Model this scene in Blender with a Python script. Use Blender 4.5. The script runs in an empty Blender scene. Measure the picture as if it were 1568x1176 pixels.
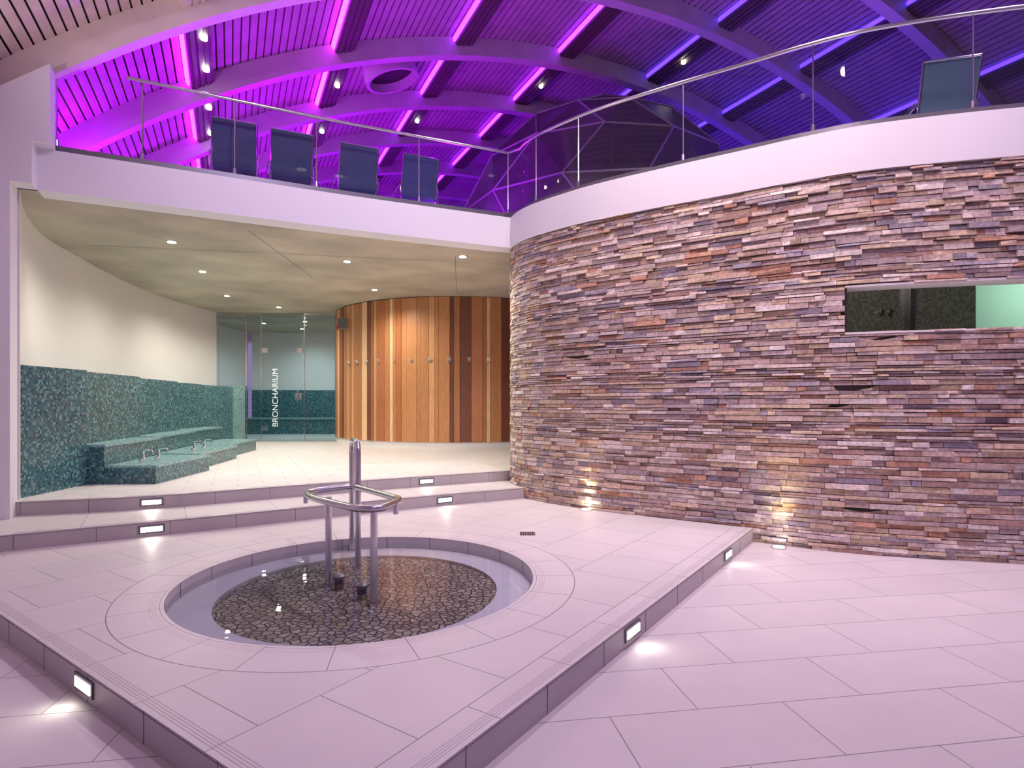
import bpy, math, random, bisect
from mathutils import Vector, Matrix
from mathutils.geometry import tessellate_polygon
random.seed(7)
S=bpy.context.scene
COL=S.collection
C_=(0.9015,0.4327); D_=(-0.4327,0.9015)
def W(u,v,z): return (C_[0]*u+D_[0]*v, C_[1]*u+D_[1]*v, z)

# ---------------------------------------------------------------- mesh builder
class MB:
    def __init__(s): s.v=[];s.f=[];s.m=[];s.c=[]
    def add(s,vs,fs,mat=0,col=(1,1,1)):
        o=len(s.v); s.v+= [tuple(p) for p in vs]
        for f in fs: s.f.append(tuple(i+o for i in f)); s.m.append(mat); s.c.append(col)
    def hexa(s,b,t,mat=0,col=(1,1,1)):
        s.add(list(b)+list(t),[(3,2,1,0),(4,5,6,7),(0,1,5,4),(1,2,6,5),(2,3,7,6),(3,0,4,7)],mat,col)
    def box(s,x0,x1,y0,y1,z0,z1,mat=0,col=(1,1,1)):
        s.hexa([(x0,y0,z0),(x1,y0,z0),(x1,y1,z0),(x0,y1,z0)],[(x0,y0,z1),(x1,y0,z1),(x1,y1,z1),(x0,y1,z1)],mat,col)
    def obox(s,c,ax,ay,az,mat=0,col=(1,1,1)):
        c=Vector(c);ax=Vector(ax);ay=Vector(ay);az=Vector(az)
        s.hexa([c-ax-ay-az,c+ax-ay-az,c+ax+ay-az,c-ax+ay-az],[c-ax-ay+az,c+ax-ay+az,c+ax+ay+az,c-ax+ay+az],mat,col)
    def prism(s,poly,z0,z1,mat=0,side=None,holes=()):
        side=mat if side is None else side
        if holes:
            rings=[poly]+list(holes)
            flat=[p for r in rings for p in r]
            tri=tessellate_polygon([[Vector((p[0],p[1],0)) for p in r] for r in rings])
            s.add([(p[0],p[1],z1) for p in flat],[tuple(t) for t in tri],mat)
        else:
            n=len(poly)
            s.add([(p[0],p[1],z1) for p in poly],[tuple(range(n))],mat)
            s.add([(p[0],p[1],z0) for p in poly],[tuple(range(n))[::-1]],mat)
        for r in [poly]+list(holes):
            n=len(r)
            s.add([(p[0],p[1],z0) for p in r]+[(p[0],p[1],z1) for p in r],[(i,(i+1)%n,n+(i+1)%n,n+i) for i in range(n)],side)
    def cyl(s,c,r,h,seg=24,mat=0,axis=(0,0,1),r2=None,cap=True):
        r2=r if r2 is None else r2
        a=Vector(axis).normalized(); q=a.to_track_quat('Z','Y'); c=Vector(c)
        vs=[c+q@Vector((r*math.cos(2*math.pi*i/seg),r*math.sin(2*math.pi*i/seg),0)) for i in range(seg)]
        vs+=[c+q@Vector((r2*math.cos(2*math.pi*i/seg),r2*math.sin(2*math.pi*i/seg),h)) for i in range(seg)]
        fs=[(i,(i+1)%seg,seg+(i+1)%seg,seg+i) for i in range(seg)]
        if cap: fs+=[tuple(range(seg))[::-1],tuple(range(seg,2*seg))]
        s.add(vs,fs,mat)
    def tube(s,path,r,seg=10,mat=0,closed=False):
        P=[Vector(p) for p in path]; n=len(P); vs=[];fs=[]
        up=None
        for i in range(n):
            if closed: t=(P[(i+1)%n]-P[i-1])
            else: t=P[min(i+1,n-1)]-P[max(i-1,0)]
            t.normalize()
            if up is None:
                up=Vector((0,0,1)) if abs(t.z)<.9 else Vector((1,0,0))
            up=(up-t*up.dot(t)); up.normalize(); b=t.cross(up)
            for k in range(seg):
                a=2*math.pi*k/seg; vs.append(P[i]+up*(r*math.cos(a))+b*(r*math.sin(a)))
        m=n if closed else n-1
        for i in range(m):
            j=(i+1)%n
            for k in range(seg):
                l=(k+1)%seg; fs.append((i*seg+k,i*seg+l,j*seg+l,j*seg+k))
        if not closed: fs+=[tuple(range(seg))[::-1],tuple(range((n-1)*seg,n*seg))]
        s.add(vs,fs,mat)
    def sweep(s,path,nrm_off0,nrm_off1,z0,z1,mat=0):
        A=offset(path,nrm_off0);B=offset(path,nrm_off1)
        for i in range(len(path)-1):
            s.hexa([(*B[i],z0),(*B[i+1],z0),(*A[i+1],z0),(*A[i],z0)],[(*B[i],z1),(*B[i+1],z1),(*A[i+1],z1),(*A[i],z1)],mat)
    def obj(s,name,mats,smooth=False,parent=None,recalc=True):
        me=bpy.data.meshes.new(name); me.from_pydata(s.v,[],s.f)
        for m in mats: me.materials.append(m)
        me.polygons.foreach_set('material_index',s.m)
        ca=me.color_attributes.new('Col','FLOAT_COLOR','CORNER')
        d=[]
        for f,c in zip(s.f,s.c): d+= [c[0],c[1],c[2],1.0]*len(f)
        ca.data.foreach_set('color',d)
        if recalc:
            import bmesh
            bm=bmesh.new();bm.from_mesh(me);bmesh.ops.recalc_face_normals(bm,faces=bm.faces);bm.to_mesh(me);bm.free()
        if smooth:
            me.polygons.foreach_set('use_smooth',[True]*len(me.polygons))
            try: me.set_sharp_from_angle(angle=math.radians(40))
            except Exception: pass
        me.update()
        o=bpy.data.objects.new(name,me);COL.objects.link(o)
        if parent: o.parent=parent
        return o
def offset(path,d):
    out=[]
    n=len(path)
    for i in range(n):
        a=path[max(i-1,0)];b=path[min(i+1,n-1)]
        tx,ty=b[0]-a[0],b[1]-a[1];l=math.hypot(tx,ty)
        out.append((path[i][0]+ty/l*d,path[i][1]-tx/l*d))
    return out
def catmull(pts,n=8,closed=False):
    P=[Vector(p) for p in pts];out=[];N_=len(P)
    rng=N_ if closed else N_-1
    for i in range(rng):
        if closed: p0,p1,p2,p3=P[i-1],P[i],P[(i+1)%N_],P[(i+2)%N_]
        else: p0=P[max(i-1,0)];p1=P[i];p2=P[i+1];p3=P[min(i+2,N_-1)]
        for k in range(n):
            t=k/n
            out.append(.5*((2*p1)+(p2-p0)*t+(2*p0-5*p1+4*p2-p3)*t*t+(3*p1-p0-3*p2+p3)*t**3))
    if not closed: out.append(P[-1])
    return [tuple(p) for p in out]
def roundpath(pts,r,n=6,closed=False):
    P=[Vector(p) for p in pts];out=[];N_=len(P)
    for i in range(N_):
        if not closed and i in(0,N_-1): out.append(P[i]);continue
        a=P[i-1];b=P[i];c=P[(i+1)%N_]
        d1=(a-b);d2=(c-b);rr=min(r,d1.length*.49,d2.length*.49)
        s=b+d1.normalized()*rr;e=b+d2.normalized()*rr
        for k in range(n+1):
            t=k/n; out.append((1-t)**2*s+2*t*(1-t)*b+t*t*e)
    return out

# ---------------------------------------------------------------- materials
def newmat(name):
    m=bpy.data.materials.new(name);m.use_nodes=True
    nt=m.node_tree;b=nt.nodes['Principled BSDF'];return m,nt,b
def N(nt,t,**k):
    n=nt.nodes.new(t)
    for a,v in k.items(): setattr(n,a,v)
    return n
def pmat(name,col,rough=.5,metal=0,emit=None,es=0,noise=0,nscale=5,bump=0,bscale=40):
    m,nt,b=newmat(name)
    b.inputs['Base Color'].default_value=(*col,1);b.inputs['Roughness'].default_value=rough;b.inputs['Metallic'].default_value=metal
    if emit: b.inputs['Emission Color'].default_value=(*emit,1);b.inputs['Emission Strength'].default_value=es
    tc=N(nt,'ShaderNodeTexCoord')
    if noise:
        n=N(nt,'ShaderNodeTexNoise');n.inputs['Scale'].default_value=nscale;n.inputs['Detail'].default_value=5
        nt.links.new(tc.outputs['Object'],n.inputs['Vector'])
        r=N(nt,'ShaderNodeValToRGB');r.color_ramp.elements[0].position=.3;r.color_ramp.elements[1].position=.7
        r.color_ramp.elements[0].color=(*[max(0,c*(1-noise)) for c in col],1);r.color_ramp.elements[1].color=(*[min(1,c*(1+noise)) for c in col],1)
        nt.links.new(n.outputs['Fac'],r.inputs['Fac']);nt.links.new(r.outputs['Color'],b.inputs['Base Color'])
    if bump:
        n=N(nt,'ShaderNodeTexNoise');n.inputs['Scale'].default_value=bscale
        nt.links.new(tc.outputs['Object'],n.inputs['Vector'])
        bp=N(nt,'ShaderNodeBump');bp.inputs['Strength'].default_value=bump;bp.inputs['Distance'].default_value=.01
        nt.links.new(n.outputs['Fac'],bp.inputs['Height']);nt.links.new(bp.outputs['Normal'],b.inputs['Normal'])
    return m
def math_(nt,op,a,b=None):
    n=N(nt,'ShaderNodeMath',operation=op)
    for i,x in enumerate((a,b)):
        if x is None: continue
        if isinstance(x,(int,float)): n.inputs[i].default_value=x
        else: nt.links.new(x,n.inputs[i])
    return n.outputs[0]
def tilemat(name,base,ang,bw,bh,ring=None,mortar=.0028,loc=(0,0,0)):
    m,nt,b=newmat(name);L=nt.links.new
    tc=N(nt,'ShaderNodeTexCoord');mp=N(nt,'ShaderNodeMapping');mp.inputs['Rotation'].default_value=(0,0,math.radians(ang));mp.inputs['Location'].default_value=loc
    L(tc.outputs['Object'],mp.inputs['Vector'])
    br=N(nt,'ShaderNodeTexBrick');br.offset=.5
    br.inputs['Scale'].default_value=1;br.inputs['Brick Width'].default_value=bw;br.inputs['Row Height'].default_value=bh
    br.inputs['Mortar Size'].default_value=mortar;br.inputs['Mortar Smooth'].default_value=.1
    br.inputs['Color1'].default_value=(*base,1);br.inputs['Color2'].default_value=(*[c*.95 for c in base],1)
    dk=tuple(c*.36 for c in base);br.inputs['Mortar'].default_value=(*dk,1)
    L(mp.outputs['Vector'],br.inputs['Vector'])
    col=br.outputs['Color']
    if ring:
        cx,cy,ro,nseg=ring
        sp=N(nt,'ShaderNodeSeparateXYZ');L(tc.outputs['Object'],sp.inputs[0])
        dx=math_(nt,'SUBTRACT',sp.outputs[0],cx);dy=math_(nt,'SUBTRACT',sp.outputs[1],cy)
        r=math_(nt,'SQRT',math_(nt,'ADD',math_(nt,'MULTIPLY',dx,dx),math_(nt,'MULTIPLY',dy,dy)))
        an=math_(nt,'ADD',math_(nt,'ARCTAN2',dy,dx),10*math.pi)
        st=2*math.pi/nseg
        t=math_(nt,'FRACT',math_(nt,'DIVIDE',an,st));t2=math_(nt,'MINIMUM',t,math_(nt,'SUBTRACT',1.0,t))
        ra=math_(nt,'LESS_THAN',math_(nt,'MULTIPLY',math_(nt,'MULTIPLY',t2,st),r),.0028)
        def circ(rad,w): return math_(nt,'LESS_THAN',math_(nt,'ABSOLUTE',math_(nt,'SUBTRACT',r,rad)),w)
        ln=math_(nt,'MAXIMUM',ra,circ(1.36,.002))
        for k in range(3): ln=math_(nt,'MAXIMUM',ln,math_(nt,'MULTIPLY',circ(1.385+k*.018,.0025),.35))
        inside=math_(nt,'LESS_THAN',r,ro)
        mx=N(nt,'ShaderNodeMixRGB');mx.inputs[1].default_value=(*base,1);mx.inputs[2].default_value=(*dk,1);L(ln,mx.inputs[0])
        m2=N(nt,'ShaderNodeMixRGB');L(inside,m2.inputs[0]);L(col,m2.inputs[1]);L(mx.outputs[0],m2.inputs[2])
        m3=N(nt,'ShaderNodeMixRGB');L(circ(ro,.0035),m3.inputs[0]);L(m2.outputs[0],m3.inputs[1]);m3.inputs[2].default_value=(*dk,1)
        col=m3.outputs[0]
    ns=N(nt,'ShaderNodeTexNoise');ns.inputs['Scale'].default_value=2.5;ns.inputs['Detail'].default_value=6;L(tc.outputs['Object'],ns.inputs['Vector'])
    rp=N(nt,'ShaderNodeMapRange');rp.inputs['To Min'].default_value=.9;rp.inputs['To Max'].default_value=1.07;L(ns.outputs['Fac'],rp.inputs['Value'])
    mm=N(nt,'ShaderNodeMixRGB',blend_type='MULTIPLY');mm.inputs[0].default_value=1;L(col,mm.inputs[1]);L(rp.outputs[0],mm.inputs[2])
    L(mm.outputs[0],b.inputs['Base Color']);b.inputs['Roughness'].default_value=.42
    b.inputs['Specular IOR Level'].default_value=.35
    return m
def colmat(name,rough=.8,bump=.5,bscale=30,nz=.35,stretch=None,spec=.3):
    m,nt,b=newmat(name);L=nt.links.new
    at=N(nt,'ShaderNodeAttribute',attribute_name='Col')
    tc=N(nt,'ShaderNodeTexCoord');mp=N(nt,'ShaderNodeMapping')
    if stretch: mp.inputs['Scale'].default_value=stretch
    L(tc.outputs['Object'],mp.inputs['Vector'])
    n=N(nt,'ShaderNodeTexNoise');n.inputs['Scale'].default_value=bscale;n.inputs['Detail'].default_value=6;L(mp.outputs[0],n.inputs['Vector'])
    rp=N(nt,'ShaderNodeMapRange');rp.inputs['From Min'].default_value=.3;rp.inputs['From Max'].default_value=.7;rp.inputs['To Min'].default_value=1-nz;rp.inputs['To Max'].default_value=1+nz*.6;L(n.outputs['Fac'],rp.inputs['Value'])
    mm=N(nt,'ShaderNodeMixRGB',blend_type='MULTIPLY');mm.inputs[0].default_value=1;L(at.outputs['Color'],mm.inputs[1]);L(rp.outputs[0],mm.inputs[2])
    L(mm.outputs[0],b.inputs['Base Color']);b.inputs['Roughness'].default_value=rough;b.inputs['Specular IOR Level'].default_value=spec
    bp=N(nt,'ShaderNodeBump');bp.inputs['Strength'].default_value=bump;bp.inputs['Distance'].default_value=.01;L(n.outputs['Fac'],bp.inputs['Height']);L(bp.outputs[0],b.inputs['Normal'])
    return m
def glassmat(name,tint=(.8,.85,.85),ior=1.5,rough=.0,ripple=0):
    m,nt,b=newmat(name);L=nt.links.new
    nt.nodes.remove(b);out=nt.nodes['Material Output']
    tr=N(nt,'ShaderNodeBsdfTransparent');tr.inputs[0].default_value=(*tint,1)
    gl=N(nt,'ShaderNodeBsdfGlossy');gl.inputs['Roughness'].default_value=rough
    fr=N(nt,'ShaderNodeFresnel');fr.inputs['IOR'].default_value=ior
    mx=N(nt,'ShaderNodeMixShader');L(fr.outputs[0],mx.inputs[0]);L(tr.outputs[0],mx.inputs[1]);L(gl.outputs[0],mx.inputs[2]);L(mx.outputs[0],out.inputs[0])
    if ripple:
        tc=N(nt,'ShaderNodeTexCoord');n=N(nt,'ShaderNodeTexNoise');n.inputs['Scale'].default_value=4;L(tc.outputs['Object'],n.inputs['Vector'])
        bp=N(nt,'ShaderNodeBump');bp.inputs['Strength'].default_value=ripple;bp.inputs['Distance'].default_value=.02
        L(n.outputs['Fac'],bp.inputs['Height']);L(bp.outputs[0],gl.inputs['Normal']);L(bp.outputs[0],fr.inputs['Normal'])
    return m
def mosaic(name,cols,size=.026,rough=.25):
    m,nt,b=newmat(name);L=nt.links.new
    tc=N(nt,'ShaderNodeTexCoord')
    mp=N(nt,'ShaderNodeMapping');mp.inputs['Rotation'].default_value=(0,0,math.radians(-3));mp.inputs['Scale'].default_value=(1/size,)*3;L(tc.outputs['Object'],mp.inputs['Vector'])
    fl=N(nt,'ShaderNodeVectorMath',operation='FLOOR');L(mp.outputs[0],fl.inputs[0])
    wn=N(nt,'ShaderNodeTexWhiteNoise');L(fl.outputs[0],wn.inputs['Vector'])
    r=N(nt,'ShaderNodeValToRGB');r.color_ramp.interpolation='CONSTANT'
    els=r.color_ramp.elements
    while len(els)<len(cols): els.new(.5)
    for i,(e,c) in enumerate(zip(els,cols)): e.position=i/len(cols);e.color=(*c,1)
    L(wn.outputs['Value'],r.inputs['Fac'])
    L(r.outputs['Color'],b.inputs['Base Color']);b.inputs['Roughness'].default_value=rough
    return m
def pebblemat():
    m,nt,b=newmat('pebble_mosaic');L=nt.links.new
    tc=N(nt,'ShaderNodeTexCoord')
    ve=N(nt,'ShaderNodeTexVoronoi',voronoi_dimensions='2D',feature='DISTANCE_TO_EDGE');ve.inputs['Scale'].default_value=18
    vc=N(nt,'ShaderNodeTexVoronoi',voronoi_dimensions='2D',feature='F1');vc.inputs['Scale'].default_value=18
    L(tc.outputs['Object'],ve.inputs['Vector']);L(tc.outputs['Object'],vc.inputs['Vector'])
    sp=N(nt,'ShaderNodeSeparateColor');L(vc.outputs['Color'],sp.inputs[0])
    r=N(nt,'ShaderNodeValToRGB');e=r.color_ramp.elements;e[0].color=(.22,.18,.155,1);e[1].color=(.48,.40,.33,1)
    L(sp.outputs[0],r.inputs['Fac'])
    mr=N(nt,'ShaderNodeMapRange');mr.inputs['From Min'].default_value=.05;mr.inputs['From Max'].default_value=.12;L(ve.outputs['Distance'],mr.inputs['Value'])
    mx=N(nt,'ShaderNodeMixRGB');mx.inputs[1].default_value=(.012,.011,.02,1);L(mr.outputs[0],mx.inputs[0]);L(r.outputs[0],mx.inputs[2])
    L(mx.outputs[0],b.inputs['Base Color']);b.inputs['Roughness'].default_value=.55
    bp=N(nt,'ShaderNodeBump');bp.inputs['Distance'].default_value=.012;bp.inputs['Strength'].default_value=.6;L(mr.outputs[0],bp.inputs['Height']);L(bp.outputs[0],b.inputs['Normal'])
    return m

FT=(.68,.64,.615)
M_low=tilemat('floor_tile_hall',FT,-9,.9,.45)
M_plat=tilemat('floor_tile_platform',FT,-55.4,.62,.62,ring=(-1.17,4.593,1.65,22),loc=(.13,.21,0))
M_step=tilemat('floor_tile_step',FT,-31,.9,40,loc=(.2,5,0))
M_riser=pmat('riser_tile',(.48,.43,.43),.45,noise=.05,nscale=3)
M_grout=pmat('grout',(.16,.14,.15),.9)
M_up=tilemat('floor_tile_upper',(.74,.71,.67),-25,.6,.3)
M_white=pmat('white_plaster',(.82,.80,.82),.7,bump=.05,bscale=60)
M_warmwhite=pmat('cream_plaster',(.82,.79,.75),.7)
M_conc=pmat('concrete_soffit',(.50,.445,.34),.7,noise=.24,nscale=.9,bump=.1,bscale=25)
M_stone=colmat('ledgestone',.85,.6,28,.3)
M_wood=colmat('cedar_boards',.35,.15,9,.2,stretch=(6,6,.5),spec=.5)
M_dark=pmat('backing_dark',(.03,.025,.02),.9)
M_steel=pmat('stainless_steel',(.62,.6,.62),.22,1)
M_chrome=pmat('chrome',(.8,.8,.8),.1,1)
M_gunmetal=pmat('anodised_rail',(.16,.15,.17),.4,.6)
M_glass=glassmat('rail_glass',(.80,.82,.86))
M_dglass=glassmat('door_glass',(.90,.96,.98))
M_water=glassmat('water',(.90,.95,.96),1.38,ripple=.05)
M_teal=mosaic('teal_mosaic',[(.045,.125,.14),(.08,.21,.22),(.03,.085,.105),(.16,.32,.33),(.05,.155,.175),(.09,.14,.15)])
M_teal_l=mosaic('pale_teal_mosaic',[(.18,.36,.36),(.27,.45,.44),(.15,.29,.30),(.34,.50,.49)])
M_browntile=mosaic('brown_mosaic',[(.20,.165,.14),(.24,.20,.17),(.17,.145,.13),(.28,.23,.20)],.03)
M_mint=pmat('mint_wall',(.55,.80,.66),.6)
M_pebble=pebblemat()
M_shelf=pmat('basin_shelf_tile',(.66,.64,.68),.4,noise=.04)
M_led=pmat('step_led',(1,1,1),.5,emit=(1,.97,.86),es=4)
M_bulb=pmat('downlight_lens',(1,1,1),.5,emit=(1,.93,.80),es=30)
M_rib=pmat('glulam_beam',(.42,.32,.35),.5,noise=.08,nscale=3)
M_rib_lit=pmat('glulam_beam_lit',(.72,.62,.56),.5,noise=.08,nscale=3)  # same beam, lightened to carry the hall light on the near bays
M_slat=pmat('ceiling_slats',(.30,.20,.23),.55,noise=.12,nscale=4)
M_slat_lit=pmat('ceiling_slats_lit',(.72,.58,.50),.55,noise=.12,nscale=4)  # same slats, with the near bays' hall light put into the colour
M_darkwood=pmat('dark_slat_panel',(.07,.045,.04),.6)
M_sling=pmat('lounger_sling',(.06,.11,.16),.6,bump=.2,bscale=200)
M_rock=pmat('dome_panels',(.07,.06,.07),.45,noise=.25,nscale=1.5)
M_seam=pmat('dome_seams',(.34,.30,.33),.4,.3)

# ---------------------------------------------------------------- camera
cam=bpy.data.cameras.new('camera');co=bpy.data.objects.new('camera',cam);COL.objects.link(co)
co.location=(0,0,1.5);co.rotation_euler=(math.radians(90),0,0)
cam.sensor_width=36;cam.lens=20.66;cam.shift_y=.0185;cam.clip_end=200
S.camera=co

def light(name,kind,loc,power,col,parent=None,target=None,size=.1,spot=None,blend=.6,sy=None):
    l=bpy.data.lights.new(name,kind);l.energy=power;l.color=col
    if kind=='AREA':
        l.size=size
        if sy: l.shape='RECTANGLE';l.size_y=sy
    else: l.shadow_soft_size=size
    if kind=='SPOT': l.spot_size=math.radians(spot or 90);l.spot_blend=blend
    o=bpy.data.objects.new(name,l);COL.objects.link(o);o.location=loc
    if target is not None:
        d=Vector(target)-Vector(loc);o.rotation_euler=d.to_track_quat('-Z','Y').to_euler()
    if parent: o.parent=parent
    return o

# ---------------------------------------------------------------- curves in plan
wallc=catmull([(1.6,11.6),(.6,10.7),(.12,9.8),(0.0,9.05),(.07,8.6),(.283,8.21),(.7,7.76),(1.147,7.37),(1.887,6.86),(2.61,6.39),(3.054,6.10),(3.64,5.81),(4.8,5.50),(6.2,5.3),(8,5.25),(11,5.4)],10)
slabL=catmull([(-5.12,6.33),(-3.6,7.08),(-2.43,7.66),(-1.5,8.08),(-.02,8.72)],6)
slabR=offset([p for p in wallc if not (p[1]>8.66)],.05)
slab_edge=slabL+slabR

# ---------------------------------------------------------------- floors
b=MB();b.prism([(-9,-3),(12,-3),(12,9),(-9,9)],-.2,0);b.obj('floor',[M_low])
cx,cy,R=-1.17,4.593,1.335
circ=lambda r,n=96:[(cx+r*math.cos(2*math.pi*i/n),cy+r*math.sin(2*math.pi*i/n)) for i in range(n)]
lower=[(-6.2,4.5),(-4.63,5.32),(-4.20,5.60),(-3.10,6.28),(-2.585,6.64),(-1.8,7.16),(-.74,7.82),(.5,8.5)]
upper=[(-6.4,5.85),(-5.31,6.217),(-4.39,6.517),(-3.81,6.80),(-3.28,7.17),(-2.713,7.54),(-1.557,8.26),(0.3,9.3)]
platL=(-5.15,5.097)
plat=[(-.534,1.807),(2.72,6.52),(1.4,8.2),(.5,8.9)]+[(p[0],p[1]+.25) for p in lower[:0:-1]]+[(-5.1,5.33),platL]
def joints(b,poly,z0,z1,step,mat,groove=None):
    d=0
    for a,c in zip(poly,poly[1:]):
        L=math.hypot(c[0]-a[0],c[1]-a[1]);t=Vector(((c[0]-a[0])/L,(c[1]-a[1])/L,0));n=Vector((t.y,-t.x,0))
        k=step-d
        while k<L:
            p=Vector((a[0],a[1],(z0+z1)/2))+t*k
            b.obox(p+n*.0005,t*.002,n*.001,(0,0,(z1-z0)/2-.002),mat);k+=step
        d=(d+L)%step
        m=Vector(((a[0]+c[0])/2,(a[1]+c[1])/2,z1-.012));b.obox(m+n*.0005,t*(L/2),n*.001,(0,0,.0012),mat)
        if groove is not None:
            for g in (.03,.045,.06,.075):
                m=Vector(((a[0]+c[0])/2,(a[1]+c[1])/2,z1))-n*g;b.obox(m,t*(L/2-.08),n*.0022,(0,0,.0006),groove)
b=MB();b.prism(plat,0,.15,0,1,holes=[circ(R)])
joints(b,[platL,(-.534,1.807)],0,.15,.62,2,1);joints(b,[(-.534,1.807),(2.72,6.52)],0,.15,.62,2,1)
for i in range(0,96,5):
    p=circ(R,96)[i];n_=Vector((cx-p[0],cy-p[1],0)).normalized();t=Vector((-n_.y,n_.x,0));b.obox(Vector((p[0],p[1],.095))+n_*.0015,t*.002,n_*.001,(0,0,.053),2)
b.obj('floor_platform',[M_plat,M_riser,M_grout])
st=lower+[(.9,9.6)]+[(p[0],p[1]+.3) for p in upper[::-1]]
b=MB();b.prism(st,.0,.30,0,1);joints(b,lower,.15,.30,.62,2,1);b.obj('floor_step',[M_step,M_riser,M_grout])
uf=upper+[(1.9,11.5),(3,16),(3,24),(-12,24),(-12,5.9)]
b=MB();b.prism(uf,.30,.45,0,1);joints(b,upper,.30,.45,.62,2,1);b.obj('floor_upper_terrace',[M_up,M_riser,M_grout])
# pool
pool=bpy.data.objects.new('foot_pool',None);COL.objects.link(pool)
b=MB();n=96
o1=circ(R);i1=circ(1.05)
b.add([(p[0],p[1],.035) for p in o1]+[(p[0],p[1],.035) for p in i1],[(i,(i+1)%n,n+(i+1)%n,n+i) for i in range(n)])
b.add([(p[0],p[1],.035) for p in i1]+[(p[0],p[1],.008) for p in i1],[(i,(i+1)%n,n+(i+1)%n,n+i) for i in range(n)])
b.obj('basin_shelf',[M_shelf],parent=pool,recalc=False)
b=MB();b.add([(p[0],p[1],.012) for p in i1],[tuple(range(n))]);b.obj('pebble_floor',[M_pebble],parent=pool,recalc=False)
b=MB();b.add([(p[0],p[1],.088) for p in circ(R-.002)],[tuple(range(n))]);b.obj('water_surface',[M_water],parent=pool,recalc=False)
# handrail
b=MB()
loop=roundpath([(-1.76,5.0,.74),(-1.45,5.38,.74),(-.86,4.62,.74),(-.95,4.22,.74),(-1.12,4.22,.74),(-1.62,4.72,.74)],.13,6,True)
b.tube(loop,.027,12,0,True)
for x,y in [(-1.49,4.77),(-1.02,4.34)]:
    b.tube([(x,y,.01),(x,y,.735)],.027,12);b.cyl((x,y,.012),.05,.02)
b.tube([(-1.73,4.93,.74),(-1.73,4.93,.66)],.02,10)
b.tube([(-.88,4.45,.74),(-.88,4.45,.66)],.02,10)
u=roundpath([(-1.58,5.80,.03),(-1.58,5.80,1.14),(-1.40,5.34,1.14),(-1.40,5.34,.03)],.14,6)
b.tube(u,.027,12)
b.cyl((-1.58,5.8,.036),.05,.02);b.cyl((-1.40,5.34,.012),.05,.02)
b.obj('pool_handrail',[M_steel],smooth=True)
b=MB()
for x,y in [(-1.38,4.69),(-1.14,4.47)]:
    b.cyl((x,y,.01),.035,.09,20);b.cyl((x,y,.10),.05,.02,20);b.cyl((x,y,.12),.05,.018,20,r2=.02)
b.obj('pool_water_jet',[M_gunmetal],smooth=True)

b=MB();b.box(.08,.24,5.98,6.14,.15,.153,0)
for i in range(6): b.box(.09+i*.024,.10+i*.024,5.99,6.13,.153,.156,1)
b.obj('floor_drain',[M_steel,M_dark])

# ---------------------------------------------------------------- step lights
def steplight(p,nrm,spill=1.0):
    nx,ny=nrm;l=math.hypot(nx,ny);nx/=l;ny/=l
    t=Vector((-ny,nx,0));nn=Vector((nx,ny,0));z=Vector((0,0,1))
    b=MB();c=Vector(p)
    b.obox(c+nn*.004,t*.115,nn*.006,z*.042,0)
    b.obox(c+nn*.010,t*.095,nn*.004,z*.025,1)
    o=b.obj('step_light',[M_gunmetal,M_led])
    q=c+nn*.05
    light('glow','SPOT',q,spill,(1,.95,.82),parent=o,target=q+nn*.5-z*.28,size=.04,spot=140,blend=1)
def online(poly,xr):
    for a,bb in zip(poly,poly[1:]):
        fa=a[0]-xr*a[1];fb=bb[0]-xr*bb[1]
        if fa*fb<=0:
            t=fa/(fa-fb);return (a[0]+t*(bb[0]-a[0]),a[1]+t*(bb[1]-a[1])),(bb[0]-a[0],bb[1]-a[1])
for poly,z,xr in [(upper,.375,-.613),(lower,.225,-.613),(upper,.375,-.1456),(lower,.225,-.1144)]:
    p,t=online(poly,xr);steplight((p[0],p[1],z),(t[1],-t[0]))
pr=[(-.534,1.807),(2.72,6.52)]
for xr in (.2045,.367):
    p,t=online(pr,xr);steplight((p[0],p[1],.08),(t[1],-t[0]),1.5)
pl=[platL,(-.534,1.807)]
p,t=online(pl,-.727);steplight((p[0],p[1],.08),(t[1],-t[0]),1.3)

# ---------------------------------------------------------------- stone wall
Lc=[0]
for a,c in zip(wallc,wallc[1:]): Lc.append(Lc[-1]+math.hypot(c[0]-a[0],c[1]-a[1]))
TOT=Lc[-1]
def at(s):
    s=max(0,min(TOT-1e-4,s));i=min(bisect.bisect_right(Lc,s)-1,len(wallc)-2)
    t=(s-Lc[i])/(Lc[i+1]-Lc[i]);a=wallc[i];c=wallc[i+1]
    tx,ty=c[0]-a[0],c[1]-a[1];l=math.hypot(tx,ty)
    return (a[0]+t*tx,a[1]+t*ty),(ty/l,-tx/l)
def s_of(xr):
    for i in range(len(wallc)-1,0,-1):
        a=wallc[i-1];c=wallc[i]
        if (a[0]-xr*a[1])*(c[0]-xr*c[1])<=0: return Lc[i-1]
    return 0
sw0=s_of(.568);sw1=sw0+2.9
ZT=3.8;WZ0,WZ1=2.2,2.66
b=MB()
Ns=160
for i in range(Ns):
    s0=TOT*i/Ns;s1=TOT*(i+1)/Ns
    (p,n0),(q,n1)=at(s0),at(s1)
    inw=(s0+s1)/2>sw0 and (s0+s1)/2<sw1
    for z0,z1 in ([(0,WZ0),(WZ1,ZT)] if inw else [(0,ZT)]):
        pi=(p[0]-n0[0]*.22,p[1]-n0[1]*.22);qi=(q[0]-n1[0]*.22,q[1]-n1[1]*.22)
        b.hexa([(*p,z0),(*q,z0),(*qi,z0),(*pi,z0)],[(*p,z1),(*q,z1),(*qi,z1),(*pi,z1)],0)
pal=[(.58,.44,.38),(.66,.52,.44),(.49,.39,.38),(.63,.46,.34),(.58,.33,.22),(.39,.34,.38),(.75,.63,.56),(.66,.52,.36),(.45,.29,.24),(.80,.70,.63)]
wts=[5,5,4,3.2,1.6,2.8,4.2,2.8,1.5,2.8]
z=0.0
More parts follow.
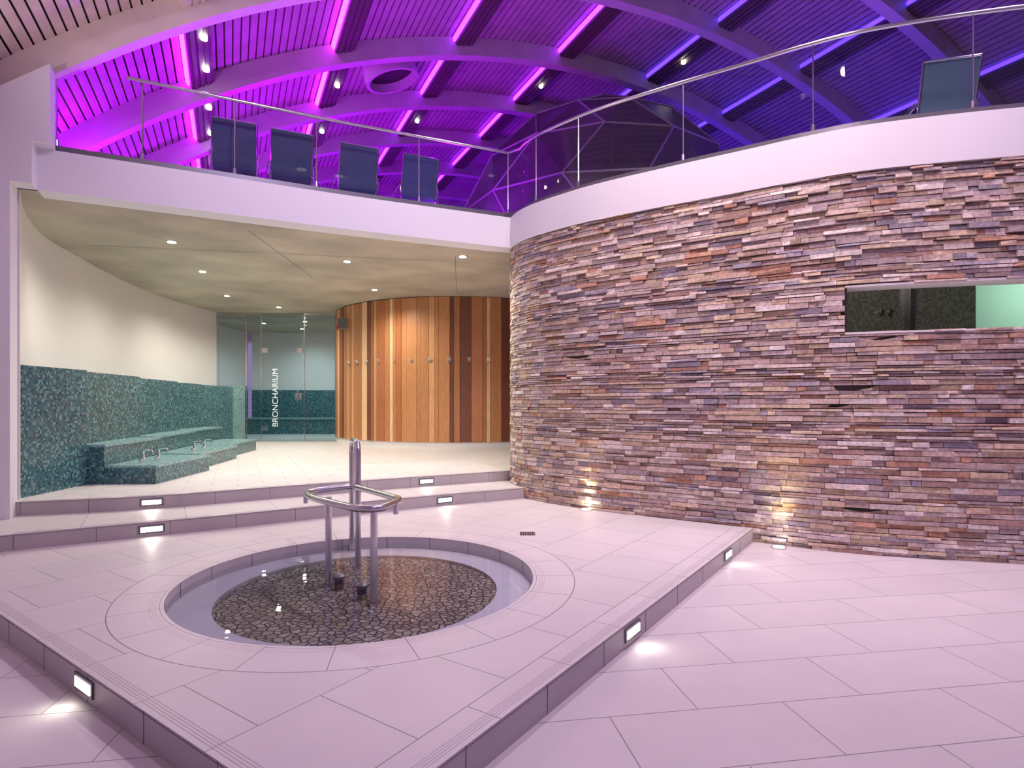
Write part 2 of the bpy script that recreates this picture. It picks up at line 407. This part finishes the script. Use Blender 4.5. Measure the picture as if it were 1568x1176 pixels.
while z<ZT-.005:
    h=random.choice([.026,.032,.038,.044,.052,.06])
    if z+h>ZT: h=ZT-z
    s=-random.random()*.3
    while s<TOT:
        ln=random.choice([.09,.14,.18,.22,.28,.34,.42])*random.uniform(.85,1.15)
        if s<4.2: ln=min(ln,.2)
        a=max(s,0.01);e=min(s+ln,TOT-.01);s+=ln
        if e-a<.03: continue
        zz0=z+.0015;zz1=z+h-.0025
        if e>sw0 and a<sw1 and zz1>WZ0+.02 and zz0<WZ1-.02:
            if a<sw0-.05: e=sw0
            elif e>sw1+.05: a=sw1
            else: continue
        col=random.choices(pal,wts)[0];k=random.uniform(.82,1.12);col=tuple(min(.9,c*k) for c in col)
        dpt=random.choice([.010,.020,.032,.044,.058]) if s>4.4 else random.choice([.018,.024,.03,.036])
        (p,n0),(q,n1)=at(a+.002),at(e-.002)
        j=lambda:random.uniform(-.006,.006)
        d0=dpt+j();d1=dpt+j();d2=dpt+j()-.004;d3=dpt+j()-.004
        ov=lambda pt,n,d:(pt[0]+n[0]*d,pt[1]+n[1]*d)
        zt0=zz1+random.uniform(-.006,.001);zt1=zz1+random.uniform(-.006,.001)
        b.hexa([(*ov(p,n0,d0),zz0),(*ov(q,n1,d1),zz0),(*ov(q,n1,-.03),zz0),(*ov(p,n0,-.03),zz0)],
               [(*ov(p,n0,d2),zt0),(*ov(q,n1,d3),zt1),(*ov(q,n1,-.03),zz1),(*ov(p,n0,-.03),zz1)],1,col)
    z+=h
b.obj('wall_stone',[M_dark,M_stone],recalc=True)
b=MB()
path=[at(sw0+(sw1-sw0)*i/20)[0] for i in range(21)]
b.sweep(path,-.24,.03,WZ0-.015,WZ0+.004);b.sweep(path,-.24,.03,WZ1-.004,WZ1+.015)
b.obj('window_1',[M_warmwhite])
inner=offset([p for p in wallc if p[0]>2.6 and p[1]<6.6],-.15)
b=MB();b.box(2.6,6.55,8.3,8.4,0,3.8,0);b.box(6.55,12,9.2,9.3,0,3.8,1);b.box(6.5,6.56,8.4,9.2,0,3.8,0);b.box(2.5,2.6,6.9,8.3,0,3.8,0)
b.prism(inner+[(12,9.3),(2.6,9.3)],3.76,3.79,1)
b.obj('wall_shower_room',[M_browntile,M_mint])
b=MB();b.box(5.545,5.575,8.2,8.3,0.0,3.7,0);b.box(5.553,5.567,8.1,8.2,0,3.7,1);b.obj('shower_partition',[M_steel,M_gunmetal])
b=MB()
for x in (5.2,5.32): b.cyl((x,8.29,2.78),.03,.06,16,0,(0,-1,0))
b.obj('shower_mixer',[M_chrome],smooth=True)
light('shower_room_lamp','POINT',(8.4,8.0,3.4),42,(.85,1,.88),size=.15)
light('shower_room_lamp','POINT',(4.6,6.6,3.5),20,(1,.95,.88),size=.3)

# ---------------------------------------------------------------- upper slab
b=MB();b.sweep(slab_edge,-.3,0,3.8,4.25);b.obj('trim_balcony_fascia',[M_white])
poly=offset(slab_edge,-.28)+[(16,5.6),(16,26),(-14,26),(-14,10.5),(-5.4,6.6)]
b=MB();b.prism(poly,4.12,4.22);b.obj('floor_gallery',[M_white])
b=MB()
us=[-9,-6,-3,0,3,6,9];vs_=[7.98,8.6,10,12,14,18,26]
def cz(v): return 3.80+.15*min(1,(v-7.98)/4.5)
for i in range(len(us)-1):
    for j in range(len(vs_)-1):
        q=[(us[i],vs_[j]),(us[i+1],vs_[j]),(us[i+1],vs_[j+1]),(us[i],vs_[j+1])]
        b.add([W(a,c,cz(c)) for a,c in q],[(0,1,2,3)])
b.obj('ceiling_terrace',[M_conc],recalc=False)
def czxy(x,y): return cz(D_[0]*x+D_[1]*y)
b=MB()
for (x0,y0),(x1,y1) in [((-3.55,7.9),(-3.75,10.2)),((-3.75,10.2),(-4.1,13.6)),((-.9,9.3),(-1.25,13.3)),((-6.6,8.9),(-3.65,9.3)),((-3.65,9.3),(.1,9.9))]:
    for k in range(6):
        a=Vector((x0+(x1-x0)*k/6,y0+(y1-y0)*k/6));c=Vector((x0+(x1-x0)*(k+1)/6,y0+(y1-y0)*(k+1)/6))
        t=(c-a).normalized();n_=Vector((-t.y,t.x))*.004
        za=czxy(*a)-.0025;zc=czxy(*c)-.0025
        b.add([(a.x-n_.x,a.y-n_.y,za),(c.x-n_.x,c.y-n_.y,zc),(c.x+n_.x,c.y+n_.y,zc),(a.x+n_.x,a.y+n_.y,za)],[(0,1,2,3)])
b.obj('trim_soffit_joint',[M_grout],recalc=False)

dl=[(-4.98,8.6),(-5.74,10.9),(-6.5,13.4),(-5.95,15.0),(-2.75,9.8),(-2.97,12.7),(-.78,9.3)]
for x,y in dl:
    z=czxy(x,y)
    b=MB();b.cyl((x,y,z-.012),.075,.014,20,0);b.cyl((x,y,z-.018),.055,.01,20,1)
    o=b.obj('ceiling_downlight',[M_steel,M_bulb],smooth=False)
    light('lamp','SPOT',(x,y,z-.04),190,(1,.94,.84),parent=o,target=(x,y,0),size=.05,spot=158,blend=.8)

# ---------------------------------------------------------------- left walls
wl=catmull([(-5.32,6.35),(-6.1,7.4),(-6.84,8.75),(-7.64,11.2),(-8.07,13.6),(-8.0,15.9)],8)
b=MB();b.sweep(wl,-.2,0,.45,3.98);b.obj('wall_left',[M_warmwhite])
b=MB()
pz=[(-6,0),(-2.05,0),(-2.05,3.8),(-1.87,3.8),(-1.87,4.25),(-1.72,4.25),(-1.72,5.09),(-2.18,4.72),(-2.75,4.2),(-6,4.2)]
n=len(pz)
b.add([W(p[0],7.72,p[1]) for p in pz],[tuple(range(n))]);b.add([W(p[0],7.95,p[1]) for p in pz],[tuple(range(n))[::-1]])
b.add([W(p[0],7.72,p[1]) for p in pz]+[W(p[0],7.95,p[1]) for p in pz],[(i,(i+1)%n,n+(i+1)%n,n+i) for i in range(n)])
b.obj('wall_pier',[M_white])
b=MB();b.hexa([W(-3.3,-3,0),W(-3.1,-3,0),W(-3.1,7.7,0),W(-3.3,7.7,0)],[W(-3.3,-3,4.3),W(-3.1,-3,4.3),W(-3.1,7.7,4.3),W(-3.3,7.7,4.3)]);b.obj('wall_hall_side',[M_white])

b=MB()
tp=[(-5.40,6.39,-5.47,7.56),(-5.66,7.56,-5.98,9.45),(-6.22,9.45,-6.55,11.5),(-6.80,11.5,-6.98,13.2),(-7.16,13.2,-7.3,15.85)]
for x0,y0,x1,y1 in tp:
    b.hexa([(x0,y0,.45),(x1,y1,.45),(x1-.9,y1,.45),(x0-.12 if y0<7 else x0-.9,y0,.45)],[(x0,y0,1.92),(x1,y1,1.92),(x1-.9,y1,1.92),(x0-.12 if y0<7 else x0-.9,y0,1.92)])
b.box(-7.95,-7.2,15.3,15.86,.45,1.95,1)
b.obj('wall_tiled_parapet',[M_teal,M_teal_l])
b=MB()
bays=[(-5.62,7.56,-4.62,7.62,-4.74,9.2,-6.0,9.3),(-6.16,9.46,-4.98,9.35,-5.25,11.2,-6.6,11.4),(-6.76,11.5,-5.5,11.3,-5.75,13.2,-7.0,13.3)]
for x0,y0,x1,y1,x2,y2,x3,y3 in bays:
    lerp=lambda a,c,t:a+(c-a)*t
    def q(t0,t1,z0,z1,m):
        P=[(lerp(x0,x1,t0),lerp(y0,y1,t0)),(lerp(x0,x1,t1),lerp(y0,y1,t1)),(lerp(x3,x2,t1),lerp(y3,y2,t1)),(lerp(x3,x2,t0),lerp(y3,y2,t0))]
        b.hexa([(*p,z0) for p in P],[(*p,z1) for p in P],m)
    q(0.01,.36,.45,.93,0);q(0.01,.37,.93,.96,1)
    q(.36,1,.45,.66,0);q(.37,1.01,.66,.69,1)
bench=b.obj('tiled_foot_bench',[M_teal,M_teal_l])
b=MB()
for x,y in [(-5.02,8.0),(-5.02,8.35),(-5.35,9.9),(-5.39,10.3)]:
    b.cyl((x,y,.69),.02,.10,12);b.tube(roundpath([(x,y,.79),(x,y,.86),(x+.12,y,.86),(x+.12,y,.80)],.04,4),.014,8);b.cyl((x,y-.05,.69),.025,.05,12)
b.obj('foot_bath_taps',[M_chrome],smooth=True,parent=bench)

# ---------------------------------------------------------------- steam room glazing
YG=15.9
def pane(name,x0,x1):
    b=MB();b.box(x0,x1,YG,YG+.015,.48,3.88,0)
    b.box(x0-.01,x1+.01,YG-.02,YG+.03,3.88,3.95,1);b.box(x0-.01,x1+.01,YG-.015,YG+.02,.45,.48,1)
    b.box(x0-.012,x0,YG-.005,YG+.02,.45,3.9,1);b.box(x1,x1+.012,YG-.005,YG+.02,.45,3.9,1)
    b.obj(name,[M_dglass,M_steel])
pane('window_2',-7.94,-7.2);pane('window_3',-7.17,-6.79);pane('window_4',-5.61,-4.75)
door=MB();door.box(-6.75,-5.66,YG,YG+.012,.48,3.86,0)
door.tube([(-5.78,YG-.05,1.5),(-5.78,YG-.05,1.85)],.015,10,1);door.box(-5.86,-5.68,YG-.03,YG+.02,1.58,1.76,1)
door.box(-6.76,-6.6,YG-.02,YG+.03,2.86,2.98,1);door.box(-5.8,-5.66,YG-.02,YG+.03,2.86,2.98,1);door.box(-6.76,-6.6,YG-.02,YG+.03,.75,.87,1)
do=door.obj('door_1',[M_dglass,M_steel])
tx=bpy.data.curves.new('lettering','FONT');tx.body='BRONCHARIUM';tx.size=.22;tx.extrude=.002
to=bpy.data.objects.new('lettering',tx);COL.objects.link(to)
to.rotation_euler=(Matrix.Rotation(math.radians(90),4,'X')@Matrix.Rotation(math.radians(90),4,'Z')).to_euler()
to.location=(-6.33,YG-.01,.85);tx.materials.append(pmat('etched_letters',(.75,.85,.85),.6,emit=(.7,.85,.85),es=.12));to.parent=do
b=MB();b.box(-9.1,-2,20.55,20.6,.45,1.95,0);b.box(-9.1,-2,20.57,20.6,1.95,3.98,1);b.obj('wall_steam_room_back',[M_teal,M_warmwhite])
b=MB();b.box(-9.3,-9.2,16,20.5,.45,1.95,0);b.box(-9.3,-9.22,16,20.5,1.95,3.98,1);b.obj('wall_steam_room_side',[M_teal,M_warmwhite])
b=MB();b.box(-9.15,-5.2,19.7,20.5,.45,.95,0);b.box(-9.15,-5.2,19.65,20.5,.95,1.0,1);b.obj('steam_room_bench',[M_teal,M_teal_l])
for x,y in [(-6.2,17.6),(-7.6,18.0),(-5.2,18.6),(-6.9,19.3)]:
    b=MB();b.cyl((x,y,3.935),.07,.014,20,0);b.cyl((x,y,3.93),.05,.01,20,1);o=b.obj('ceiling_downlight',[M_steel,M_bulb])
    light('lamp','SPOT',(x,y,3.9),60,(.72,.95,1),parent=o,target=(x,y,0),size=.05,spot=160,blend=.8)

# ---------------------------------------------------------------- cedar drum
random.seed(21)
DX,DY,DR=-1.3,17.1,3.68
b=MB()
a=math.radians(140);wp=[(.52,.23,.09),(.66,.34,.15),(.42,.15,.06),(.20,.07,.035),(.80,.50,.28),(.56,.25,.10),(.46,.19,.08)]
wt=[5,3,4,3,2,4,5]
last=None
while a<math.radians(345):
    w=random.choice([.09,.14,.14,.2,.26])/DR
    c=random.choices(wp,wt)[0]
    while c is last: c=random.choices(wp,wt)[0]
    last=c
    k=random.uniform(.9,1.15);c=tuple(min(.9,x*k) for x in c)
    r=DR+random.choice([0,.004,.008]);r0=DR-.04
    P=[(DX+rr_*math.cos(t),DY+rr_*math.sin(t)) for rr_,t in ((r,a+.001),(r,a+w-.001),(r0,a+w-.001),(r0,a+.001))]
    b.hexa([(*p,.60) for p in P],[(*p,3.93) for p in P],0,c);a+=w
ring=[(DX+(DR-.06)*math.cos(math.radians(140+t)),DY+(DR-.06)*math.sin(math.radians(140+t))) for t in range(0,206,3)]
b.sweep(ring,-.02,.03,.45,.60,1);b.sweep(ring,-.05,.0,.6,3.95,2)
drum=b.obj('wall_cedar_drum',[M_wood,M_warmwhite,M_dark])
b=MB()
for deg in (222,228,234,240,247,254,261,268,275,282):
    t=math.radians(deg)
    for dt in (-.006,.006):
        x,y=DX+(DR+.01)*math.cos(t+dt),DY+(DR+.01)*math.sin(t+dt);n_=Vector((math.cos(t),math.sin(t),0))
        b.tube([Vector((x,y,2.42)),Vector((x,y,2.5))+n_*.01,Vector((x,y,2.55))+n_*.06],.009,8)
b.obj('coat_hooks',[M_chrome],smooth=True,parent=drum)
b=MB();t=math.radians(212);x,y=DX+(DR+.04)*math.cos(t),DY+(DR+.04)*math.sin(t);b.box(x-.05,x+.05,y-.06,y,3.38,3.5,0);b.cyl((x,y-.06,3.44),.035,.03,16,0,(0,-1,0))
b.obj('fire_alarm_call_point',[pmat('red_plastic',(.6,.03,.02),.4)])
b=MB();t=math.radians(218);x,y=DX+(DR+.05)*math.cos(t),DY+(DR+.05)*math.sin(t);b.box(x-.12,x+.12,y-.12,y,3.35,3.62,0);b.box(x-.1,x+.1,y-.13,y-.11,3.37,3.6,1)
b.obj('wall_speaker',[pmat('grey_plastic',(.25,.25,.25),.5),M_gunmetal])

# ---------------------------------------------------------------- vault
def V(u,v,dr=0):
    R0=14+dr;th=math.asin(max(-1,min(1,(u-7)/14)))
    return W(7+R0*math.sin(th),v,-5.85+R0*math.cos(th))
V0,V1=-3,22
def Vt(th,v,dr):
    R0=14+dr;return W(7+R0*math.sin(th),v,-5.85+R0*math.cos(th))
TH0,TH1=math.asin(-9.95/14),math.asin(9.95/14)
THN=math.asin((3.0-7)/14)   # near bays with hall light in their colour stop here
b=MB()
pitch=.12/14;th=TH0
while th<TH1:
    t1=th+pitch*.80
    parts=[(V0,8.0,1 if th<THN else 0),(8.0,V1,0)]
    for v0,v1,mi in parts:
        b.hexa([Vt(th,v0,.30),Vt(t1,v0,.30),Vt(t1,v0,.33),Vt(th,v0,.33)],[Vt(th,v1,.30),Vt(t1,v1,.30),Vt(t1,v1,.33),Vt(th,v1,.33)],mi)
    th+=pitch
nb=60
for i in range(nb):
    a=TH0+(TH1-TH0)*i/nb;c=TH0+(TH1-TH0)*(i+1)/nb
    b.hexa([Vt(a,V0,.36),Vt(c,V0,.36),Vt(c,V0,.42),Vt(a,V0,.42)],[Vt(a,V1,.36),Vt(c,V1,.36),Vt(c,V1,.42),Vt(a,V1,.42)],2)
b.obj('ceiling_vault',[M_slat,M_slat_lit,M_dark])
b=MB();nb=72
for v in range(0,22,2):
    for i in range(nb):
        a=TH0+(TH1-TH0)*i/nb;c=TH0+(TH1-TH0)*(i+1)/nb
        w=.09
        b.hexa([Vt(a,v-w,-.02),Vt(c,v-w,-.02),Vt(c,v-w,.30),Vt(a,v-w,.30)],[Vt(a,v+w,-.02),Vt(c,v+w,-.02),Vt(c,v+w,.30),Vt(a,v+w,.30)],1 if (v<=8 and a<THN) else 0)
b.obj('ceiling_arch_beam',[M_rib,M_rib_lit])
b=MB();led=MB()
pus=[-2.45,-.42,1.62,3.68,5.8,7.9,10.0,12.1,14.1]
for u in pus:
    a=math.asin((u-7)/14);c=a+.33/14
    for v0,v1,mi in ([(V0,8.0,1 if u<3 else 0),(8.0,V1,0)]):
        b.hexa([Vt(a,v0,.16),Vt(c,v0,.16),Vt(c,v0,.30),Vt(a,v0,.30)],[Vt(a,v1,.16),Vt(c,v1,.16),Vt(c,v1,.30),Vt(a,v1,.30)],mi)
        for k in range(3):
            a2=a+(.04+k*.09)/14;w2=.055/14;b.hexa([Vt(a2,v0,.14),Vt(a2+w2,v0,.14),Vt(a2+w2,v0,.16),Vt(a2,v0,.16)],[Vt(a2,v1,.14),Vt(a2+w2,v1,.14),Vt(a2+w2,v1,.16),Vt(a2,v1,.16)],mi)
b.obj('trim_service_channel',[M_darkwood,M_rib_lit])  # near panels take the beam colour with hall light in it
def ledmat(nm,col,s): return pmat(nm,col,.5,emit=col,es=s)
LM=[ledmat('led_magenta',(.62,.02,1.0),16),ledmat('led_violet',(.34,.02,1.0),10),ledmat('led_blue',(.09,.03,1.0),3.5)]
for u in pus:
    a=math.asin((u-7)/14)
    mi=0 if u<3 else (1 if u<7 else 2)
    for v in range(8 if u<3 else 4,20,2):
        a0=a-.03/14;a1=a-.001/14
        led.hexa([Vt(a0,v+.1,.21),Vt(a1,v+.1,.21),Vt(a1,v+.1,.28),Vt(a0,v+.1,.28)],[Vt(a0,v+1.9,.21),Vt(a1,v+1.9,.21),Vt(a1,v+1.9,.28),Vt(a0,v+1.9,.28)],mi)
led.obj('led_cove_strip',LM)
b=MB()
for u,v in [(-.25,8.6),(-.25,9.4),(-.25,10.6),(-.25,11.6),(-.25,13),(1.80,11),(1.80,13),(3.87,13),(5.97,11),(5.97,14),(8.07,9),(8.07,13),(10.17,10),(10.17,14)]:
    p=Vector(V(u,v,.10));b.cyl(p,.04,.05,16,0)
b.obj('vault_downlights',[M_bulb])
p=Vector(V(2.8,11,.30));th=math.asin((2.8-7)/14);nrm=Vector((C_[0]*math.sin(th),C_[1]*math.sin(th),math.cos(th)))
b=MB();b.cyl(p-nrm*.22,.50,.22,40,0,nrm,cap=False);b.cyl(p-nrm*.22,.44,.22,40,0,nrm,cap=False)
q=nrm.to_track_quat('Z','Y');vs=[]
for r_ in (.44,.50): vs+=[p-nrm*.22+q@Vector((r_*math.cos(2*math.pi*i/40),r_*math.sin(2*math.pi*i/40),0)) for i in range(40)]
b.add(vs,[(i,(i+1)%40,40+(i+1)%40,40+i) for i in range(40)],0)
b.cyl(p-nrm*.06,.44,.02,40,1,nrm)
b.obj('skylight_ring',[M_rib,M_dark],recalc=False)
b=MB();b.add([W(-3,20.5,4.2)]+[Vt(TH0+(TH1-TH0)*i/30,20.5,.3) for i in range(31)]+[W(17,20.5,4.2)],[tuple(range(33))]);b.obj('wall_gable',[M_slat],recalc=False)

# added wash lamps on the gallery floor, put in to tint the vault
MAG=(.42,.002,1.0);VIO=(.22,.005,1.0);BLU=(.085,.025,1.0)
for u,v,pw,c in [(-1.6,9.6,85,MAG),(-1.2,12.5,120,MAG),(.8,10.3,120,MAG),(1.2,13.6,135,MAG),(3.4,16,135,MAG),(-.8,16.5,125,MAG),(3.3,8.9,105,MAG),(5.0,18,95,VIO),(8.0,6.4,80,VIO),(8.2,15,85,VIO),(10.0,7.5,52,BLU),(10.2,11.5,68,BLU),(12.8,8.5,52,BLU),(12.5,14,60,BLU),(9.5,18.3,58,BLU)]:
    x,y,_=W(u,v,0)
    b=MB();b.cyl((x,y,4.22),.2,.06,24,0);b.cyl((x,y,4.28),.16,.012,24,1)
    o=b.obj('added_vault_fill',[M_gunmetal,M_white])
    light('lamp','AREA',(x,y,4.31),pw,c,parent=o,target=(x,y,9),size=.3)

# ---------------------------------------------------------------- glass balustrade
pathL=offset(catmull([(-5.05,6.36),(-3.6,7.08),(-2.43,7.66),(-1.5,8.08),(-.02,8.72)],12),-.10)
pathR=offset([p for p in wallc if p[1]<8.66],-.07)
full=pathL+pathR
bal=bpy.data.objects.new('glass_balustrade',None);COL.objects.link(bal)
b=MB();b.sweep(full,-.03,.03,4.24,4.33);b.obj('base_shoe',[M_gunmetal],parent=bal)
hr=[(p[0],p[1],5.25) for p in full]
k0=next(i for i,p in enumerate(full) if p[0]/p[1]>-.675)
b=MB();b.tube(hr[k0:],.022,10);b.obj('handrail',[M_steel],smooth=True,parent=bal)
seams=[-.77,-.62,-.48,-.334,-.163,.002,.043,.112,.287,.512,.773,1.05,1.5]
b=MB();e=MB()
idx=[min(range(len(full)),key=lambda i:abs(full[i][0]/full[i][1]-sr)) for sr in seams]
idx=sorted(set([0]+idx+[len(full)-1]))
for i0,i1 in zip(idx,idx[1:]):
    P=full[i0:i1+1]
    for a,c in zip(P,P[1:]): b.add([(*a,4.33),(*c,4.33),(*c,5.23),(*a,5.23)],[(0,1,2,3)])
    x,y=full[i1];e.box(x-.006,x+.006,y-.006,y+.006,4.33,5.23);e.cyl((x,y,4.33),.022,.07,12)
b.obj('glass_panels',[M_glass],parent=bal,recalc=False);e.obj('panel_joints',[M_steel],parent=bal)

# ---------------------------------------------------------------- loungers
def lounger(x,y,rot):
    b=MB();w=.27
    for sx in (-w,w):
        fr=catmull([(sx,-.42,1.0),(sx,-.30,.62),(sx,-.2,.38),(sx,.15,.36),(sx,.35,.40),(sx,.75,.30)],6)
        b.tube(fr,.013,8,0)
        b.tube(roundpath([(sx*1.06,-.38,.0),(sx*1.06,-.30,.60),(sx*1.06,.18,.60),(sx*1.06,.22,0)],.07,5),.013,8,0)
        b.obox((sx*1.06,-.06,.62),(.022,0,0),(0,.2,0),(0,0,.01),1)
    for y_,z_ in [(-.42,1.0),(.75,.30)]: b.tube([(-w,y_,z_),(w,y_,z_)],.013,8,0)
    b.tube([(-w*1.06,.22,.1),(w*1.06,.22,.1)],.01,8,0)
    prof=catmull([(-.42,1.0),(-.30,.62),(-.2,.38),(.15,.36),(.35,.40),(.75,.30)],6)
    for (a,c),(d,e_) in zip(prof,prof[1:]):
        b.add([(-w,a,c),(w,a,c),(w,d,e_),(-w,d,e_)],[(0,1,2,3)],2);b.add([(-w,a,c-.006),(w,a,c-.006),(w,d,e_-.006),(-w,d,e_-.006)],[(0,1,2,3)],2)
    o=b.obj('sun_lounger',[M_chrome,M_gunmetal,M_sling],smooth=True,recalc=False);o.location=(x,y,4.22);o.rotation_euler=(0,0,rot)
for x,y in [(-3.83,8.12),(-3.19,8.45),(-2.38,8.88),(-1.54,9.25)]: lounger(x,y,math.radians(25))
lounger(4.86,6.75,math.radians(-15));lounger(6.05,6.6,math.radians(-5));lounger(7.3,6.6,math.radians(-5))

# ---------------------------------------------------------------- faceted dome on gallery
b=MB();ph=[0,18,36,54,72,90];sg=13;gx,gy=1.85,12.3
rows=[]
for i,p in enumerate(ph):
    pr_=math.radians(p);r=3.05*math.sin(pr_)**.92;z=4.22+3.35*math.cos(pr_)
    rows.append([Vector((gx+r*math.cos(2*math.pi*(k+.5*(i%2))/sg),gy+r*math.sin(2*math.pi*(k+.5*(i%2))/sg),z)) for k in range(sg)])
for i in range(1,len(rows)-1):
    for k in range(sg):
        k2=(k+1)%sg;A,B=rows[i],rows[i+1]
        if i%2==1: tris=[(A[k],A[k2],B[k2]),(A[k],B[k2],B[k])]
        else: tris=[(A[k],A[k2],B[k]),(A[k2],B[k2],B[k])]
        for t in tris: b.add(t,[(0,1,2)],0)
        b.tube([A[k],A[k2]],.02,6,1);b.tube([A[k],B[k]],.02,6,1)
for k in range(sg): b.add([rows[0][0],rows[1][k],rows[1][(k+1)%sg]],[(0,1,2)],0)
b.obj('faceted_dome',[M_rock,M_seam],recalc=True)

# ---------------------------------------------------------------- wall uplights
for (x,y,z,tx_,ty_) in [(.93,7.40,.15,.98,7.47),(2.76,6.08,0,2.83,6.2)]:
    b=MB();b.cyl((x,y,z),.075,.012,24,0);b.cyl((x,y,z+.008),.055,.008,24,1)
    o=b.obj('ground_uplight',[M_steel,M_bulb],smooth=False)
    light('lamp','SPOT',(x,y,z+.03),62,(1,.90,.50),parent=o,target=(tx_,ty_,z+1.2),size=.04,spot=54,blend=1)

# ---------------------------------------------------------------- hall fill lamps (added out of view, high in the vault)
M_fl=pmat('hall_fill_lens',(1,1,1),.5,emit=(1,.95,.9),es=2)
def hall_fill(p,pw,c,t,spot):
    p=Vector(p);b=MB();b.cyl(p,.1,.2,20,0);b.cyl(p-Vector((0,0,.02)),.085,.02,20,1)
    o=b.obj('added_hall_fill',[M_gunmetal,M_fl],smooth=False)
    light('lamp','SPOT',p-Vector((0,0,.08)),pw,c,parent=o,target=t,size=.08,spot=spot,blend=1)
for (u,v,pw,c,t,sp) in [(1.5,2.0,300,(.80,.54,.98),(.6,4.4,0),92),(4.5,3.5,700,(1,.82,.90),(4,6,1),125),(7.5,2.0,430,(.86,.62,1),(5,4,1),125),(3.5,5.5,600,(1,.87,.95),(-1,6.5,0),120),
      (2.2,1.2,620,(1,.78,.90),(2.6,6.5,2.3),78),(6.0,.6,380,(.95,.70,.95),(5.6,5.3,2.4),78),(.4,2.2,560,(.82,.68,1),(-2.6,7.5,3.9),62)]:
    hall_fill(V(u,v,-.22),pw,c,t,sp)
# added fill lamp out of view, brightens the light-toned near bays
b=MB();b.obox(W(-3.02,5.6,3.4),Vector((C_[0],C_[1],0))*.06,Vector((D_[0],D_[1],0))*.12,(0,0,.05),0)
o=b.obj('added_wall_fill',[M_steel]);light('lamp','SPOT',W(-2.9,5.6,3.5),230,(1,.82,.76),parent=o,target=W(-.8,5.6,6),size=.08,spot=120,blend=1)

w=bpy.data.worlds.new('world');S.world=w;w.use_nodes=True
bg=w.node_tree.nodes['Background'];bg.inputs[0].default_value=(.56,.37,.84,1);bg.inputs[1].default_value=.44
S.view_settings.view_transform='Standard';S.view_settings.exposure=0.08
